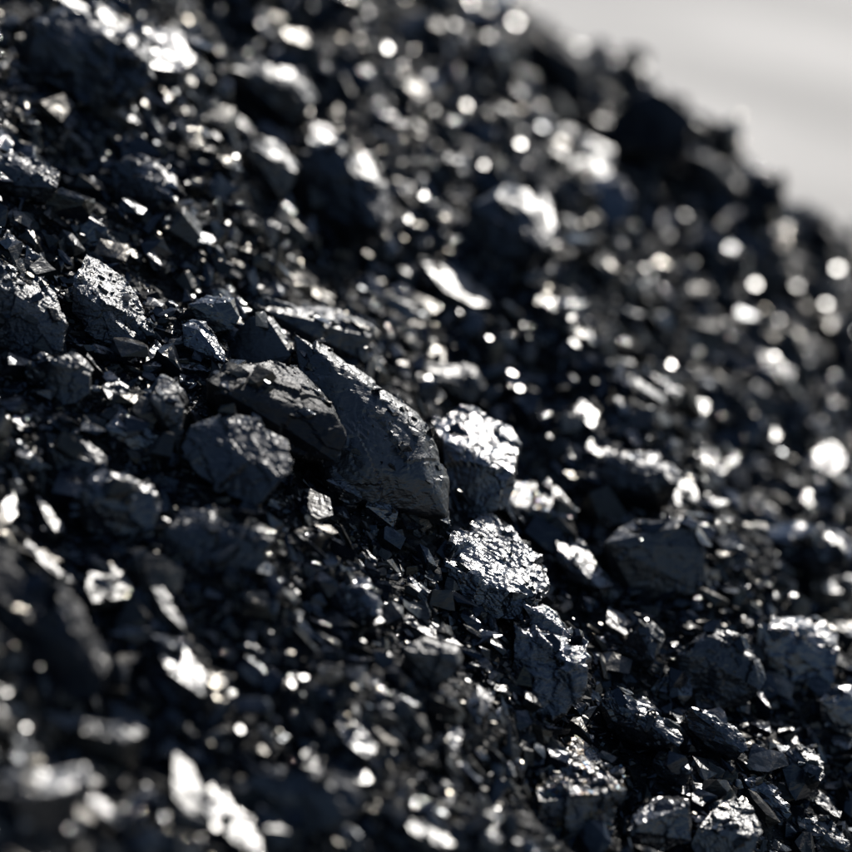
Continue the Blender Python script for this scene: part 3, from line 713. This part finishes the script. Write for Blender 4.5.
def chips(name, x, y, wpx, label, sink, shapes, mat, jit, glint=0.0):
    d = surf_depth(x, y)
    ok = ~np.isnan(d); x, y, wpx, d = x[ok], y[ok], wpx[ok], d[ok]
    P = CAM + ray(x, y) * d[:, None]; q = P - ORIG
    n = slope_normal(q @ U_AX, q @ V_AX)
    m = len(x)
    s = wpx * K * d
    lift = RNG.uniform(sink, 0.55, m)
    luck = RNG.uniform(0, 1, m)
    down = Vector((0, 0, -1))
    for i in range(m):                                # some come to rest on top of the lumps
        h = BVH.ray_cast(Vector(P[i]) + Vector((0, 0, 0.12)), down, 0.12)
        if h[0] is not None and h[1].z > 0.55 and luck[i] < COVER[bown[h[2]]]:
            P[i] = h[0]; n[i] = h[1]; s[i] *= 0.8; lift[i] = 0.05
    n = n + RNG.normal(0, jit, (m, 3)); n /= np.linalg.norm(n, axis=1)[:, None]
    gl = RNG.uniform(0, 1, m) < glint                 # flakes turned on purpose to mirror the sun, for added glints
    hv = -ray(x, y); hv /= np.linalg.norm(hv, axis=1)[:, None]; hv = hv + L_DIR; hv /= np.linalg.norm(hv, axis=1)[:, None]
    hv = hv + RNG.normal(0, 0.06, (m, 3)); hv /= np.linalg.norm(hv, axis=1)[:, None]
    n = np.where(gl[:, None], hv, n); lift = np.where(gl, 0.9, lift); s = np.where(gl, s * 1.45, s)
    t = RNG.normal(0, 0.75, (m, 3)) + U_AX * np.where(RNG.uniform(0, 1, m) < .5, -1, 1)[:, None]; t -= (t * n).sum(1)[:, None] * n; t /= np.linalg.norm(t, axis=1)[:, None]
    b = np.cross(n, t)
    P = P + n * (s * lift)[:, None]
    rv = RNG.uniform(0, 1, m)
    which = RNG.integers(0, len(shapes), m)
    Vs, Fs, As, base = [], [], [], 0
    for k, (v, f) in enumerate(shapes):
        sel = np.where(which == k)[0]
        if not len(sel): continue
        w = P[sel][:, None, :] + s[sel][:, None, None] * (v[None, :, 0:1] * t[sel][:, None] + v[None, :, 1:2] * b[sel][:, None] + v[None, :, 2:3] * n[sel][:, None])
        Vs.append(w.reshape(-1, 3))
        Fs.append((f[None] + (np.arange(len(sel)) * len(v))[:, None, None] + base).reshape(-1, 3))
        As.append(np.repeat(rv[sel], len(v))); base += len(sel) * len(v)
    me = mesh_np(name, np.concatenate(Vs), np.concatenate(Fs), np.concatenate(As))
    link(name, me, M[mat], kind='stuff', label=label)
    return x, y, P, n, s, d

def scatter(n, lo, hi, med, sig):
    x = RNG.uniform(-110, 960, n); y = RNG.uniform(-110, 960, n)
    w = np.clip(med * np.exp(RNG.normal(0, sig, n)), lo, hi)
    p = 0.59 * x - 0.808 * (y - 265)
    k = p < 640
    return x[k], y[k], w[k], p[k]
def chunk_shape(i):
    rnd = random.Random(5000 + i)
    me, _ = rough_mesh('chunk', hull_points(rnd, rnd.choice([9, 11, 14]), rnd.choice([0.15, 0.2, 0.28, 0.4, 0.6])), 1.0, 0.30, 0.022, 700 + i, M['chunks'], soft=0)
    v = np.empty(len(me.vertices) * 3); me.vertices.foreach_get('co', v)
    f = np.empty(len(me.polygons) * 3, np.int32); me.polygons.foreach_get('vertices', f)
    bpy.data.meshes.remove(me)
    return v.reshape(-1, 3), f.reshape(-1, 3)
CHUNKS = [chunk_shape(i) for i in range(36)]
x0, y0, w0, p0 = scatter(11000, 9, 40, 16, 0.42)
xb, yb, wb, pb = scatter(2400, 22, 52, 29, 0.28)
x0, y0, w0 = np.concatenate([x0, xb]), np.concatenate([y0, yb]), np.concatenate([w0, wb])
cx_, cy_, cP, cn, cs, cdp = chips('coal_rubble', x0, y0, w0, 'packed angular black coal rubble between the lumps', -0.15, CHUNKS, 'chunks', 0.38, 0.0)
def flakes(n):
    """thin glassy flakes stuck on the rubble, turned so that they flash"""
    pk = RNG.choice(len(cP), n, replace=True)
    hv = -ray(cx_[pk], cy_[pk]); hv /= np.linalg.norm(hv, axis=1)[:, None]; hv = hv + L_DIR; hv /= np.linalg.norm(hv, axis=1)[:, None]
    P = cP[pk] + hv * (0.36 * cs[pk])[:, None]
    hv = hv + RNG.normal(0, 0.07, (n, 3)); hv /= np.linalg.norm(hv, axis=1)[:, None]
    s = np.minimum(5.0 * np.exp(RNG.normal(0, 0.45, n)) * K * cdp[pk], cs[pk] * 0.75)
    t = RNG.normal(0, 0.6, (n, 3)) + U_AX; t -= (t * hv).sum(1)[:, None] * hv; t /= np.linalg.norm(t, axis=1)[:, None]
    b = np.cross(hv, t); V, F, A, base = [], [], [], 0
    for i in range(n):
        v, f = FLAKES[i % len(FLAKES)]
        V.append(P[i] + s[i] * (v[:, 0:1] * t[i] + v[:, 1:2] * b[i] + v[:, 2:3] * hv[i] * 1.6)); F.append(f + base); A += [RNG.uniform(0, 1)] * len(v); base += len(v)
    me = mesh_np('coal_flakes', np.concatenate(V), np.concatenate(F), np.array(A))
    link('coal_flakes', me, M['flakes'], kind='stuff', label='tiny glassy coal flakes flashing on the rubble')
flakes(750)
x1, y1, w1, p1 = scatter(18000, 5, 17, 8.5, 0.34)
x2, y2, w2, p2 = scatter(62000, 2.0, 7, 3.6, 0.4)
keep = RNG.uniform(0, 1, len(x2)) < np.where(np.abs(p2) < 170, 1.0, 0.35)
chips('coal_chips', np.concatenate([x1, x2[keep]]), np.concatenate([y1, y2[keep]]), np.concatenate([w1, w2[keep]]),
      'loose fine black coal chips and crumbs strewn over the slope', -0.1, SHAPES + FLAKES, 'chips', 0.40, 0.0)
print('heroes', len(HEROES), 'fill', len(FILL_OBJ), 'tris', sum(len(o.data.polygons) for o in COL.objects if o.type == 'MESH'))
